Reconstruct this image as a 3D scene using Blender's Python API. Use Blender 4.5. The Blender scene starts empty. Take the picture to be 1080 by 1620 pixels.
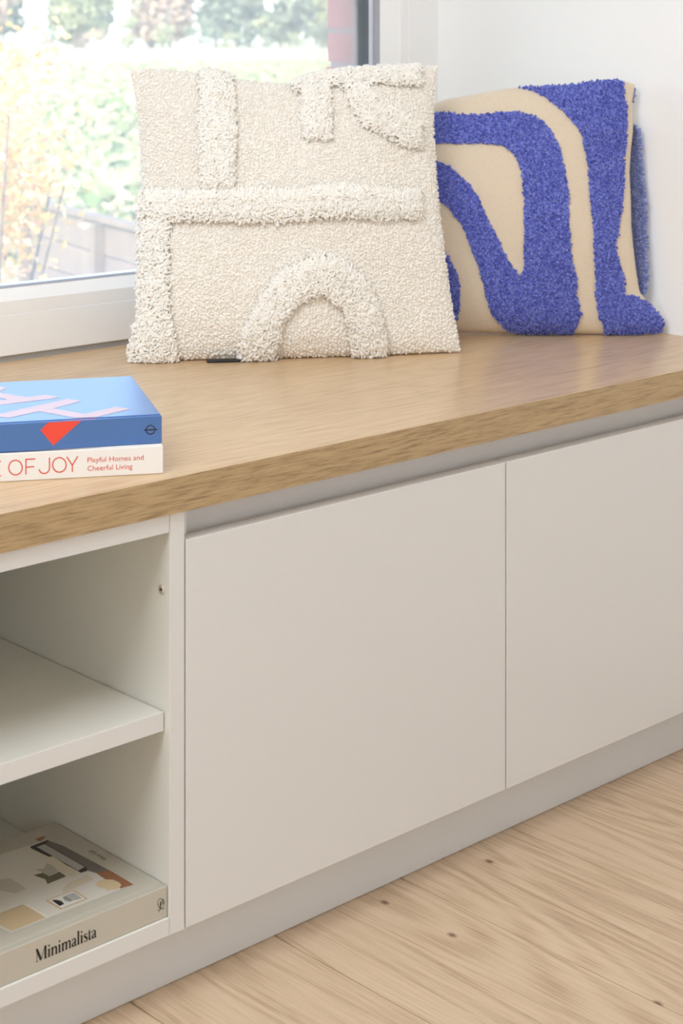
import bpy, bmesh, math, random
import numpy as np
from mathutils import Vector

SC = bpy.context.scene
COL = SC.collection
rng = np.random.default_rng(7)
random.seed(7)

# ------------------------------------------------------------------ camera
cam = bpy.data.objects.new('camera', bpy.data.cameras.new('camera'))
COL.objects.link(cam)
cam.location = (0.0, -1.5, 1.032)
cam.rotation_euler = (math.pi / 2, 0.0, math.radians(46.8948 - 90.0))
cam.data.sensor_fit = 'HORIZONTAL'
cam.data.sensor_width = 36.0
cam.data.lens = 92.597
cam.data.shift_y = -737.0 / 1080.0
cam.data.clip_start = 0.02
cam.data.clip_end = 600
cam.data.dof.use_dof = True
cam.data.dof.focus_distance = 2.15
cam.data.dof.aperture_fstop = 14.0
SC.camera = cam

# ------------------------------------------------------------------ sky, sun, fill lights
world = bpy.data.worlds.new('sky'); SC.world = world
world.use_nodes = True
wn = world.node_tree.nodes; wl = world.node_tree.links
sky = wn.new('ShaderNodeTexSky')
sky.sky_type = 'NISHITA'
sky.sun_disc = False
sky.sun_elevation = math.radians(38)
sky.sun_rotation = math.radians(245)
sky.dust_density = 2.0
wn['Background'].inputs['Strength'].default_value = 0.98
wl.new(sky.outputs['Color'], wn['Background'].inputs['Color'])

def lamp(name, kind, loc, rot, energy, color=(1, 1, 1), **kw):
    d = bpy.data.lights.new(name, kind); d.energy = energy; d.color = color
    for k, v in kw.items(): setattr(d, k, v)
    o = bpy.data.objects.new(name, d); COL.objects.link(o)
    o.location = loc; o.rotation_euler = rot
    return o
# sun from behind the house: it lights the field and the shrub, never the room
sd = Vector((0.82, 0.42, -0.62)).normalized()
sun = lamp('sun', 'SUN', (-10, -5, 20), (0, 0, 0), 3.8, (1.0, 0.92, 0.80), angle=math.radians(0.6))
sun.rotation_euler = sd.to_track_quat('-Z', 'Y').to_euler()
# added fill light in front of the solid wall behind the camera
lamp('rear_fill', 'AREA', (-0.3, -3.52, 1.45), (math.pi / 2, 0, 0), 9.5, (0.84, 0.92, 1.0),
     shape='RECTANGLE', size=3.2, size_y=2.2)

# added soft fill light just under the ceiling, no fixture
lamp('ceiling_fill', 'AREA', (-0.45, -0.55, 2.46), (0, 0, 0), 52.0, (0.87, 0.935, 1.0), shape='RECTANGLE', size=2.0, size_y=1.2)

vs = SC.view_settings
vs.view_transform = 'Standard'
vs.look = 'None'
vs.exposure = 0.16
vs.gamma = 1.0
vs.use_curve_mapping = False
SC.display_settings.display_device = 'sRGB'
SC.cycles.use_denoising = True
SC.cycles.max_bounces = 14
SC.cycles.diffuse_bounces = 10
SC.cycles.transparent_max_bounces = 16
SC.cycles.sample_clamp_indirect = 6.0

# ------------------------------------------------------------------ materials
def new_mat(name):
    m = bpy.data.materials.new(name); m.use_nodes = True
    return m, m.node_tree.nodes, m.node_tree.links, m.node_tree.nodes['Principled BSDF']

def paint(name, rgb, rough=0.5, bump=0.0, scale=200.0, vary=0.0, vscale=6.0, spec=0.5, coat=0.0):
    m, n, l, b = new_mat(name)
    b.inputs['Base Color'].default_value = (*rgb, 1)
    b.inputs['Roughness'].default_value = rough
    b.inputs['Specular IOR Level'].default_value = spec
    b.inputs['Coat Weight'].default_value = coat; b.inputs['Coat Roughness'].default_value = 0.3
    tc = n.new('ShaderNodeTexCoord')
    if vary:
        nz = n.new('ShaderNodeTexNoise'); nz.inputs['Scale'].default_value = vscale
        nz.inputs['Detail'].default_value = 4
        l.new(tc.outputs['Object'], nz.inputs['Vector'])
        cr = n.new('ShaderNodeValToRGB')
        cr.color_ramp.elements[0].position = 0.3; cr.color_ramp.elements[1].position = 0.7
        cr.color_ramp.elements[0].color = (*[c * (1 - vary) for c in rgb], 1)
        cr.color_ramp.elements[1].color = (*[min(1, c * (1 + vary)) for c in rgb], 1)
        l.new(nz.outputs['Fac'], cr.inputs['Fac']); l.new(cr.outputs['Color'], b.inputs['Base Color'])
    if bump:
        nb = n.new('ShaderNodeTexNoise'); nb.inputs['Scale'].default_value = scale; nb.inputs['Detail'].default_value = 3
        bp = n.new('ShaderNodeBump'); bp.inputs['Strength'].default_value = bump; bp.inputs['Distance'].default_value = 0.001
        l.new(tc.outputs['Object'], nb.inputs['Vector']); l.new(nb.outputs['Fac'], bp.inputs['Height'])
        l.new(bp.outputs['Normal'], b.inputs['Normal'])
    return m

def island(name, cols, rough=0.9, sheen=0.0, trans=0.0):
    """colour that differs from tuft to tuft / leaf to leaf"""
    m, n, l, b = new_mat(name)
    g = n.new('ShaderNodeNewGeometry'); cr = n.new('ShaderNodeValToRGB')
    el = cr.color_ramp.elements
    while len(el) < len(cols): el.new(0.5)
    for i, c in enumerate(cols):
        el[i].position = i / (len(cols) - 1); el[i].color = (*c, 1)
    l.new(g.outputs['Random Per Island'], cr.inputs['Fac'])
    l.new(cr.outputs['Color'], b.inputs['Base Color'])
    b.inputs['Roughness'].default_value = rough
    b.inputs['Specular IOR Level'].default_value = 0.2
    b.inputs['Sheen Weight'].default_value = sheen
    if trans:
        t = n.new('ShaderNodeBsdfTranslucent'); mx = n.new('ShaderNodeMixShader'); mx.inputs['Fac'].default_value = trans
        l.new(cr.outputs['Color'], t.inputs['Color'])
        l.new(b.outputs['BSDF'], mx.inputs[1]); l.new(t.outputs['BSDF'], mx.inputs[2])
        l.new(mx.outputs['Shader'], n['Material Output'].inputs['Surface'])
    return m

def wood(name, light, mid, dark, axis, cath=26.0, stretch=0.10, xs=7.0, fine=190.0, rough=0.4, knots=False, offset=False, contrast=1.0, spec=0.5, ring=0.38, broad=0.38, coat=0.0, dash=0.035):
    """oak: long growth-ring contours plus short pores; axis 0 = grain along x, 1 = along y"""
    m, n, l, b = new_mat(name)
    tc = n.new('ShaderNodeTexCoord')
    src = tc.outputs['Object']
    if offset:
        oi = n.new('ShaderNodeObjectInfo'); ml = n.new('ShaderNodeMath'); ml.operation = 'MULTIPLY'; ml.inputs[1].default_value = 61.0
        l.new(oi.outputs['Random'], ml.inputs[0])
        ad = n.new('ShaderNodeVectorMath'); ad.operation = 'ADD'
        l.new(src, ad.inputs[0]); l.new(ml.outputs[0], ad.inputs[1]); src = ad.outputs[0]
    def mapped(a, c):
        mp = n.new('ShaderNodeMapping')
        mp.inputs['Scale'].default_value = (a, c, c) if axis == 0 else (c, a, c)
        l.new(src, mp.inputs['Vector']); return mp.outputs[0]
    nz = n.new('ShaderNodeTexNoise'); nz.inputs['Scale'].default_value = 1.0; nz.inputs['Detail'].default_value = 2.2
    nz.inputs['Distortion'].default_value = 0.35
    l.new(mapped(xs * stretch, xs), nz.inputs['Vector'])
    mu = n.new('ShaderNodeMath'); mu.operation = 'MULTIPLY'; mu.inputs[1].default_value = cath * 6.0
    l.new(nz.outputs['Fac'], mu.inputs[0])
    sn = n.new('ShaderNodeMath'); sn.operation = 'SINE'; l.new(mu.outputs[0], sn.inputs[0])
    hv = n.new('ShaderNodeMath'); hv.operation = 'MULTIPLY_ADD'; hv.inputs[1].default_value = 0.5; hv.inputs[2].default_value = 0.5
    l.new(sn.outputs[0], hv.inputs[0])
    fn = n.new('ShaderNodeTexNoise'); fn.inputs['Scale'].default_value = 1.0; fn.inputs['Detail'].default_value = 5
    fn.inputs['Roughness'].default_value = 0.72
    l.new(mapped(fine * dash, fine), fn.inputs['Vector'])
    br = n.new('ShaderNodeTexNoise'); br.inputs['Scale'].default_value = 1.0; br.inputs['Detail'].default_value = 3
    l.new(mapped(0.8, 9.0), br.inputs['Vector'])
    def mixv(a, c, f):
        q = n.new('ShaderNodeMix'); q.data_type = 'FLOAT'; q.inputs['Factor'].default_value = f
        l.new(a, q.inputs[2]); l.new(c, q.inputs[3]); return q.outputs[0]
    v = mixv(hv.outputs[0], fn.outputs['Fac'], 1 - ring)
    v = mixv(v, br.outputs['Fac'], broad)
    cr = n.new('ShaderNodeValToRGB'); e = cr.color_ramp.elements
    e[0].position = 0.5 - 0.2 / contrast; e[0].color = (*dark, 1)
    e[1].position = 0.5 + 0.2 / contrast; e[1].color = (*light, 1)
    q = e.new(0.5); q.color = (*mid, 1)
    l.new(v, cr.inputs['Fac'])
    colr = cr.outputs['Color']
    if knots:
        vo = n.new('ShaderNodeTexVoronoi'); vo.voronoi_dimensions = '2D'; vo.inputs['Scale'].default_value = 1.0
        l.new(mapped(2.6, 4.2), vo.inputs['Vector'])
        rp = n.new('ShaderNodeValToRGB')
        rp.color_ramp.elements[0].position = 0.006; rp.color_ramp.elements[0].color = (0.24, 0.15, 0.09, 1)
        rp.color_ramp.elements[1].position = 0.024; rp.color_ramp.elements[1].color = (1, 1, 1, 1)
        l.new(vo.outputs['Distance'], rp.inputs['Fac'])
        mm = n.new('ShaderNodeMix'); mm.data_type = 'RGBA'; mm.blend_type = 'MULTIPLY'; mm.inputs['Factor'].default_value = 0.9
        l.new(colr, mm.inputs[6]); l.new(rp.outputs['Color'], mm.inputs[7]); colr = mm.outputs[2]
    l.new(colr, b.inputs['Base Color'])
    b.inputs['Roughness'].default_value = rough
    b.inputs['Specular IOR Level'].default_value = spec
    b.inputs['Coat Weight'].default_value = coat; b.inputs['Coat Roughness'].default_value = 0.24
    bp = n.new('ShaderNodeBump'); bp.inputs['Strength'].default_value = 0.12; bp.inputs['Distance'].default_value = 0.001
    l.new(fn.outputs['Fac'], bp.inputs['Height']); l.new(bp.outputs['Normal'], b.inputs['Normal'])
    return m

def weave(name, rgb):
    m, n, l, b = new_mat(name)
    tc = n.new('ShaderNodeTexCoord')
    nz = n.new('ShaderNodeTexNoise'); nz.inputs['Scale'].default_value = 700; nz.inputs['Detail'].default_value = 2
    l.new(tc.outputs['Object'], nz.inputs['Vector'])
    cr = n.new('ShaderNodeValToRGB')
    cr.color_ramp.elements[0].position = 0.3; cr.color_ramp.elements[0].color = (*[c * 0.90 for c in rgb], 1)
    cr.color_ramp.elements[1].position = 0.7; cr.color_ramp.elements[1].color = (*[min(1, c * 1.07) for c in rgb], 1)
    l.new(nz.outputs['Fac'], cr.inputs['Fac']); l.new(cr.outputs['Color'], b.inputs['Base Color'])
    bp = n.new('ShaderNodeBump'); bp.inputs['Strength'].default_value = 0.25; bp.inputs['Distance'].default_value = 0.0006
    l.new(nz.outputs['Fac'], bp.inputs['Height']); l.new(bp.outputs['Normal'], b.inputs['Normal'])
    b.inputs['Roughness'].default_value = 0.9; b.inputs['Sheen Weight'].default_value = 0.1
    return m

def glass_pane(name):
    """float glass with a translucent veil mixed in to imitate glare"""
    m, n, l, b = new_mat(name); n.remove(b)
    tr = n.new('ShaderNodeBsdfTransparent'); gl = n.new('ShaderNodeBsdfGlossy'); gl.inputs['Roughness'].default_value = 0.01
    fr = n.new('ShaderNodeFresnel'); fr.inputs['IOR'].default_value = 1.45
    veil = n.new('ShaderNodeBsdfTranslucent'); veil.inputs['Color'].default_value = (0.95, 0.95, 0.95, 1)
    a = n.new('ShaderNodeMixShader'); a.inputs['Fac'].default_value = 0.15  # share of the pale veil that imitates glare over the view
    l.new(tr.outputs[0], a.inputs[1]); l.new(veil.outputs[0], a.inputs[2])
    c = n.new('ShaderNodeMixShader'); l.new(fr.outputs[0], c.inputs['Fac'])
    l.new(a.outputs[0], c.inputs[1]); l.new(gl.outputs[0], c.inputs[2])
    l.new(c.outputs[0], n['Material Output'].inputs['Surface'])
    return m

M = dict(
    wall=paint('white_wall_paint', (0.925, 0.925, 0.925), 0.75, 0.05, 300),
    ceiling=paint('white_ceiling_paint', (0.88, 0.88, 0.87), 0.8),
    laminate=paint('white_laminate', (0.70, 0.695, 0.685), 0.42, 0.03, 500),
    carcass=paint('carcass_laminate', (0.73, 0.72, 0.66), 0.45, 0.03, 500),
    plinth=paint('plinth_laminate', (0.66, 0.665, 0.665), 0.45),
    pvc=paint('white_window_plastic', (0.91, 0.91, 0.915), 0.4),
    seal=paint('grey_sealant', (0.42, 0.40, 0.38), 0.7),
    gasket=paint('grey_rubber', (0.42, 0.42, 0.46), 0.9, spec=0.1),
    nickel=paint('nickel', (0.72, 0.66, 0.54), 0.35),
    dark=paint('plain_black', (0.015, 0.016, 0.018), 0.5),
    worktop=wood('oak_worktop', (0.70, 0.50, 0.30), (0.62, 0.43, 0.25), (0.44, 0.29, 0.155), 0, cath=20, xs=10, stretch=0.12, fine=380, rough=0.27, contrast=1.0, ring=0.08, broad=0.14),
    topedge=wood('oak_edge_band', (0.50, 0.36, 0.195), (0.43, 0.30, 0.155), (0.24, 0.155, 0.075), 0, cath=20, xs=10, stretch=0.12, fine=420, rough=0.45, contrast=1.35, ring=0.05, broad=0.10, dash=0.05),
    floorbase=paint('floor_joint', (0.42, 0.22, 0.08), 0.7),
    plank=wood('oak_plank', (0.67, 0.515, 0.37), (0.59, 0.44, 0.30), (0.42, 0.29, 0.185), 1, cath=20, xs=8, stretch=0.09, fine=270, rough=0.45, knots=True, offset=True, contrast=1.15, ring=0.16, broad=0.24),
    linen=weave('natural_cotton', (0.74, 0.63, 0.49)),
    cream=weave('cream_wool_ground', (0.86, 0.81, 0.73)),
    boucle=island('cream_boucle_yarn', [(0.855, 0.815, 0.75), (0.895, 0.86, 0.80), (0.93, 0.90, 0.85)], 0.95, 0.2),
    shag=island('cream_shag_yarn', [(0.92, 0.88, 0.80), (0.95, 0.92, 0.86), (0.97, 0.95, 0.91)], 0.9, 0.2),
    bluepile=island('blue_tufted_yarn', [(0.055, 0.07, 0.36), (0.10, 0.125, 0.50), (0.145, 0.18, 0.60), (0.23, 0.275, 0.70)], 0.85, 0.4),
    blueflat=paint('blue_backing', (0.06, 0.075, 0.40), 0.9),
    blueback=island('faded_blue_yarn', [(0.15, 0.19, 0.46), (0.22, 0.26, 0.54), (0.30, 0.34, 0.60)], 0.9, 0.2),
    bookblue=paint('blue_book_cloth', (0.055, 0.15, 0.39), 0.42, 0.08, 900, coat=0.42),
    bookblue2=paint('blue_book_joint', (0.03, 0.13, 0.42), 0.5),
    bookwhite=paint('white_book_cover', (0.80, 0.78, 0.75), 0.5, 0.03, 900),
    bookgrey=paint('putty_book_cover', (0.50, 0.47, 0.40), 0.42),
    pages=paint('page_edges', (0.82, 0.78, 0.70), 0.9),
    pink=paint('pale_pink_ink', (0.62, 0.43, 0.45), 0.5, coat=0.1),
    red=paint('red_ink', (0.80, 0.065, 0.035), 0.45),
    thinred=paint('red_text_ink', (0.68, 0.07, 0.035), 0.5),
    navy=paint('dark_ink', (0.02, 0.025, 0.04), 0.5),
    black=paint('black_ink', (0.012, 0.010, 0.010), 0.5),
    brick=paint('red_brick', (0.40, 0.105, 0.09), 0.9, 0.6, 160, 0.18, 14),
    mortar=paint('mortar', (0.30, 0.20, 0.20), 0.95, 0.5, 200),
)

# ------------------------------------------------------------------ mesh helpers
def link_mesh(name, verts, faces, m, parent=None, smooth=False, loc=None):
    me = bpy.data.meshes.new(name)
    me.from_pydata([tuple(v) for v in verts], [], faces)
    if smooth: me.polygons.foreach_set('use_smooth', [True] * len(me.polygons))
    me.materials.append(m); me.update()
    o = bpy.data.objects.new(name, me); COL.objects.link(o)
    if parent is not None: o.parent = parent
    if loc is not None: o.location = loc
    return o

def arr_mesh(name, verts, faces, m, parent=None, smooth=True, nrm=None):
    """verts (n,3) array, faces (f,k) array with k = 3 or 4"""
    me = bpy.data.meshes.new(name)
    verts = np.ascontiguousarray(verts, np.float32); faces = np.ascontiguousarray(faces, np.int32)
    k = faces.shape[1]
    me.vertices.add(len(verts)); me.vertices.foreach_set('co', verts.ravel())
    me.loops.add(faces.size); me.loops.foreach_set('vertex_index', faces.ravel())
    me.polygons.add(len(faces))
    me.polygons.foreach_set('loop_start', np.arange(0, faces.size, k, dtype=np.int32))
    me.polygons.foreach_set('loop_total', np.full(len(faces), k, np.int32))
    me.polygons.foreach_set('use_smooth', np.full(len(faces), smooth, bool))
    me.materials.append(m); me.update(calc_edges=True)
    if nrm is not None:      # soft yarn: shade between each strand's own roundness and the cloth beneath
        own = np.empty(len(verts) * 3, np.float32); me.vertices.foreach_get('normal', own)
        q = own.reshape(-1, 3) * (1 - nrm[1]) + nrm[0] * nrm[1]
        q /= np.linalg.norm(q, axis=1, keepdims=True) + 1e-9
        me.normals_split_custom_set_from_vertices(q)
    o = bpy.data.objects.new(name, me); COL.objects.link(o)
    if parent is not None: o.parent = parent
    return o

def box(name, x0, x1, y0, y1, z0, z1, m, parent=None, bevel=0.0, seg=2, wob=0.0):
    """box given in world metres (made local to its parent's location)"""
    c = Vector(((x0 + x1) / 2, (y0 + y1) / 2, (z0 + z1) / 2))
    bm = bmesh.new()
    bmesh.ops.create_cube(bm, size=1.0)
    for v in bm.verts: v.co = Vector((v.co.x * (x1 - x0), v.co.y * (y1 - y0), v.co.z * (z1 - z0)))
    if wob:
        bmesh.ops.subdivide_edges(bm, edges=bm.edges[:], cuts=2, use_grid_fill=True)
        for v in bm.verts: v.co += Vector([random.uniform(-wob, wob) for _ in range(3)])
    elif bevel:
        bmesh.ops.bevel(bm, geom=bm.edges[:], offset=bevel, segments=seg, profile=0.5, affect='EDGES')
    me = bpy.data.meshes.new(name); bm.to_mesh(me); bm.free()
    me.materials.append(m)
    o = bpy.data.objects.new(name, me); COL.objects.link(o)
    if parent is not None:
        o.parent = parent; o.location = c - parent.location
    else: o.location = c
    return o

def prism(name, prof, a0, a1, axis, m, parent=None):
    """closed profile swept along axis 0 (prof = y,z) or axis 2 (prof = x,y), world metres"""
    off = parent.location if parent is not None else Vector((0, 0, 0))
    n = len(prof); vs_ = []
    for a in (a0, a1):
        for p, q in prof:
            vs_.append(Vector((a, p, q) if axis == 0 else (p, q, a)) - off)
    fs = [tuple(range(n)), tuple(range(2 * n - 1, n - 1, -1))]
    fs += [(i, n + i, n + (i + 1) % n, (i + 1) % n) for i in range(n)]
    o = link_mesh(name, vs_, fs, m, parent)
    bm = bmesh.new(); bm.from_mesh(o.data); bmesh.ops.recalc_face_normals(bm, faces=bm.faces[:]); bm.to_mesh(o.data); bm.free()
    return o

def empty(name, loc, rz=0.0):
    o = bpy.data.objects.new(name, None); COL.objects.link(o)
    o.empty_display_size = 0.05; o.location = loc; o.rotation_euler = (0, 0, rz)
    return o

def tag(o, label=None, cat=None, group=None, kind=None):
    if label: o['label'] = label
    if cat: o['category'] = cat
    if group: o['group'] = group
    if kind: o['kind'] = kind
    return o

# ------------------------------------------------------------------ setting
ZT = 0.570        # top of the worktop
WX = 2.311        # right wall
tag(box('wall_right', WX, WX + 0.09, -3.6, 0.797, -0.02, 2.52, M['wall']), kind='structure')
tag(box('wall_left', -2.32, -2.2, -3.6, 0.90, -0.02, 2.52, M['wall']), kind='structure')
tag(box('wall_back', -2.2, 2.311, 0.7125, 0.90, -0.02, 0.566, M['wall']), kind='structure')
tag(box('wall_back', -2.2, 2.311, 0.7125, 0.90, 2.36, 2.52, M['wall']), kind='structure')
tag(box('wall_back', -2.2, -0.95, 0.7125, 0.90, 0.566, 2.36, M['wall']), kind='structure')
tag(box('wall_front', -2.2, WX, -3.72, -3.6, -0.02, 2.52, M['wall']), kind='structure')
tag(box('ceiling', -2.32, WX + 0.09, -3.72, 0.90, 2.52, 2.64, M['ceiling']), kind='structure')
floor = tag(box('floor', -2.2, WX, -3.6, 0.7125, -0.06, -0.012, M['floorbase']), kind='structure')
PITCH = 0.2062; x0 = 1.1300 - 16 * PITCH
i = 0
while x0 + i * PITCH < WX:
    a = max(x0 + i * PITCH, -2.2); b = min(x0 + (i + 1) * PITCH, WX)
    cuts = [-3.6, random.uniform(-2.9, -1.9), 0.06]
    for k in range(2):
        box('plank', a + 0.0007, b - 0.0007, cuts[k] + 0.0007, cuts[k + 1] - 0.0007, -0.0119, 0.0, M['plank'], floor, 0.0009, 1)
    i += 1

# window: fixed white frame, glazing bead, grey gasket, pane
win = tag(empty('window_1', (0.68, 0.7125, 0.566)), kind='structure')
WL = -0.94
box('seal_strip', WL, WX - 0.001, 0.7165, 0.76, 0.5665, 0.580, M['seal'], win)
box('seal_strip', 2.297, WX - 0.0005, 0.7140, 0.76, 0.5805, 2.34, M['wall'], win)
FR = lambda a, d: a + d
box('bottom_rail', WL, 2.2985, 0.7125, 0.75, 0.578, 0.6385, M['pvc'], win, 0.0012)
box('top_rail', WL, 2.2985, 0.7125, 0.79, 2.27, 2.345, M['pvc'], win, 0.0012)
box('right_stile', 2.2367, 2.2986, 0.7123, 0.75, 0.578, 2.345, M['pvc'], win, 0.0012)
box('left_stile', WL, WL + 0.065, 0.7123, 0.79, 0.578, 2.345, M['pvc'], win, 0.0012)
prism('glazing_bead', [(0.7135, 0.6388), (0.7135, 0.6580), (0.7150, 0.6595), (0.7285, 0.6735), (0.7300, 0.6745), (0.7420, 0.6745), (0.7420, 0.6388)],
      WL + 0.065, 2.2366, 0, M['pvc'], win)
prism('glazing_bead', [(2.2364, 0.7135), (2.2160, 0.7135), (2.2140, 0.7150), (2.1805, 0.7285), (2.1795, 0.7300), (2.1795, 0.7420), (2.2364, 0.7420)],
      0.639, 2.27, 2, M['pvc'], win)
box('gasket', WL + 0.065, 2.18, 0.7305, 0.7510, 0.660, 0.6760, M['gasket'], win, 0.0008)
box('gasket', 2.1765, 2.1900, 0.7295, 0.7420, 0.660, 2.27, M['gasket'], win, 0.0008)
box('spacer', 2.1730, 2.1900, 0.7420, 0.7510, 0.660, 2.27, paint('spacer_grey', (0.62, 0.62, 0.68), 0.5), win, 0.0005)
box('outer_stile', 2.1830, 2.2985, 0.7560, 0.7960, 0.566, 2.345, M['pvc'], win, 0.001)
box('outer_rail', WL, 2.1830, 0.7560, 0.7960, 0.566, 0.672, M['pvc'], win, 0.001)
box('pane', WL + 0.05, 2.188, 0.7515, 0.7552, 0.665, 2.30, glass_pane('veiled_window_glass'), win)

# brick pier outside, one header to each course
pier = tag(box('wall_outside', 2.2085, 2.420, 0.802, 0.888, -0.5, 2.55, M['mortar']), kind='structure')
k = 0
zb_ = 1.0605 - 25 * 0.0625
while zb_ < 2.5:
    if zb_ > -0.5:
        dx = random.uniform(-0.0025, 0.0025)
        box('brick', 2.205 + dx, 2.425, 0.7985, 0.8915 + random.uniform(-0.002, 0.002), zb_ + 0.005, zb_ + 0.0575, M['brick'], pier, wob=0.0014)
    zb_ += 0.0625

# ------------------------------------------------------------------ outside: field, trees, shrub, stand-in fence
def ground_z(y):
    t = np.clip((np.asarray(y) - 25) / 155, 0, 1)
    return -0.45 + 1.22 * t
gx = np.linspace(-60, 300, 61); gy = np.r_[np.linspace(0.9, 30, 40), np.linspace(32, 330, 50)]
GX, GY = np.meshgrid(gx, gy, indexing='ij')
gv = np.stack([GX, GY, ground_z(GY)], -1).reshape(-1, 3)
nyy = len(gy)
gf = [(a * nyy + b, (a + 1) * nyy + b, (a + 1) * nyy + b + 1, a * nyy + b + 1) for a in range(len(gx) - 1) for b in range(nyy - 1)]
m_field, n_, l_, b_ = new_mat('pale_field')
tc_ = n_.new('ShaderNodeTexCoord'); nz_ = n_.new('ShaderNodeTexNoise'); nz_.inputs['Scale'].default_value = 0.9; nz_.inputs['Detail'].default_value = 6
cr_ = n_.new('ShaderNodeValToRGB')
for e_, (p_, c_) in zip(cr_.color_ramp.elements, ((0.35, (0.24, 0.24, 0.12, 1)), (0.65, (0.42, 0.37, 0.24, 1)))):
    e_.position = p_; e_.color = c_
l_.new(tc_.outputs['Object'], nz_.inputs['Vector']); l_.new(nz_.outputs['Fac'], cr_.inputs['Fac']); l_.new(cr_.outputs['Color'], b_.inputs['Base Color'])
b_.inputs['Roughness'].default_value = 1.0; b_.inputs['Specular IOR Level'].default_value = 0.0
tag(link_mesh('field', gv, gf, m_field, smooth=True), kind='structure')

def cards(P, size, up=0.25, aspect=0.7):
    """one folded leaf (two triangles with a crease) at each point"""
    n = len(P)
    d = rng.normal(size=(n, 3)); d /= np.linalg.norm(d, axis=1, keepdims=True)
    e = np.cross(d, rng.normal(size=(n, 3))); e /= np.linalg.norm(e, axis=1, keepdims=True)
    f = np.cross(d, e); s = (size * rng.uniform(0.6, 1.3, (n, 1)))
    v = np.stack([P - d * s * .5, P + e * s * aspect * .5 + f * s * .12, P + d * s * .5, P - e * s * aspect * .5 + f * s * .12], 1)
    idx = np.arange(n)[:, None] * 4
    faces = np.concatenate([idx + [0, 1, 2], idx + [0, 2, 3]], 0)
    return v.reshape(-1, 3), faces

def tube(path, r0, r1, sides=6):
    path = np.array(path, float); n = len(path); vv = []; ff = []
    for i in range(n):
        t = path[min(i + 1, n - 1)] - path[max(i - 1, 0)]; t /= np.linalg.norm(t)
        a = np.cross(t, [0.31, 0.87, 0.11]); a /= np.linalg.norm(a); b = np.cross(t, a)
        r = r0 + (r1 - r0) * i / (n - 1)
        for k in range(sides):
            w = 2 * math.pi * k / sides; vv.append(path[i] + r * (a * math.cos(w) + b * math.sin(w)))
    for i in range(n - 1):
        for k in range(sides):
            ff.append((i * sides + k, i * sides + (k + 1) % sides, (i + 1) * sides + (k + 1) % sides, (i + 1) * sides + k))
    ff.append(tuple(range(sides))[::-1]); ff.append(tuple(range((n - 1) * sides, n * sides)))
    return vv, ff

leafmats = dict(
    pale=island('pale_green_leaves', [(0.20, 0.24, 0.12), (0.30, 0.33, 0.17), (0.42, 0.42, 0.24)], 0.8, trans=0.25),
    grey=island('grey_green_leaves', [(0.12, 0.16, 0.11), (0.18, 0.22, 0.15), (0.28, 0.31, 0.21)], 0.8, trans=0.2),
    rosy=island('russet_leaves', [(0.28, 0.20, 0.15), (0.40, 0.31, 0.23), (0.48, 0.40, 0.28)], 0.8, trans=0.25))
bark = paint('bark', (0.16, 0.12, 0.09), 0.9, 0.5, 20)

def tree(x, y, h, r, kind, label, cat, n=420, trunk=True):
    z = float(ground_z(y))
    root = empty('bush' if not trunk else 'tree', (x, y, z))
    low = 0.12 * h if trunk else 0.02 * h
    pts = []
    for _ in range(9 if trunk else 6):
        c = np.array([random.uniform(-.55, .55) * r, random.uniform(-.55, .55) * r, random.uniform(low + .06 * h, h * .85)])
        q = rng.normal(size=(n // (9 if trunk else 6), 3)); q /= np.linalg.norm(q, axis=1, keepdims=True)
        pts.append(c + q * rng.uniform(.55, 1, (len(q), 1)) * np.array([r * .55, r * .55, h * .17]))
    P = np.concatenate(pts); P[:, 2] = np.maximum(P[:, 2], 0.12)
    v, f = cards(P, 0.11 * h * (0.8 if trunk else 1.0))
    v[:, 2] = np.maximum(v[:, 2], 0.01)
    o = arr_mesh('foliage', v, f, leafmats[kind], root, smooth=False); o['kind'] = 'stuff'
    vv, ff = tube([(0, 0, 0), (0.05 * r, 0, h * .3), (-.04 * r, .03 * r, h * .8)], 0.022 * h, 0.006 * h)
    link_mesh('trunk' if trunk else 'stem', vv, ff, bark, root, True)
    tag(root, label, cat, 'trees and bushes along the far edge of the field')
ordn = ['leftmost', 'second', 'third', 'fourth', 'fifth', 'sixth', 'seventh', 'eighth', 'ninth', 'tenth', 'eleventh']
look = {'pale': 'pale green', 'grey': 'dark grey-green', 'rosy': 'thin russet'}
row = [('rosy', 119), ('grey', 125), ('pale', 131), ('pale', 137.5), ('rosy', 143.5), ('rosy', 150), ('grey', 156), ('grey', 162), ('grey', 168), ('pale', 174.5)]
for q_, (kd, x) in enumerate(row):
    w_ = 'leftmost' if q_ == 0 else ordn[q_] + ' from the left'
    tree(x, 189 + 9.5 * (q_ % 2), random.uniform(11, 14), random.uniform(3.3, 4.1), kd, f'{look[kd]} blurred tree, {w_} in the row beyond the field', 'tree', 1000)
row = [('grey', 121), ('rosy', 127), ('pale', 133), ('pale', 138.5), ('grey', 144), ('pale', 149.5), ('grey', 155.5), ('pale', 161), ('grey', 166.5), ('pale', 172)]
for q_, (kd, x) in enumerate(row):
    w_ = 'leftmost' if q_ == 0 else ordn[q_] + ' from the left'
    tree(x, 180 + random.uniform(-.5, .5), random.uniform(2.4, 4.8), random.uniform(1.6, 2.3), kd, f'low {look[kd]} blurred bush, {w_} along the far field edge', 'bush', 320, False)

row = ['rosy', 'grey', 'pale', 'grey', 'rosy', 'pale', 'grey', 'grey', 'pale']
for q_, kd in enumerate(row):
    w_ = 'leftmost' if q_ == 0 else ordn[q_] + ' from the left'
    tree(140 + 8.3 * q_, 224 + 13 * (q_ % 2), random.uniform(13, 16), 5.0, kd, f'hazy {look[kd]} tree, {w_} in the back row beyond the field', 'tree', 1500)

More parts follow.
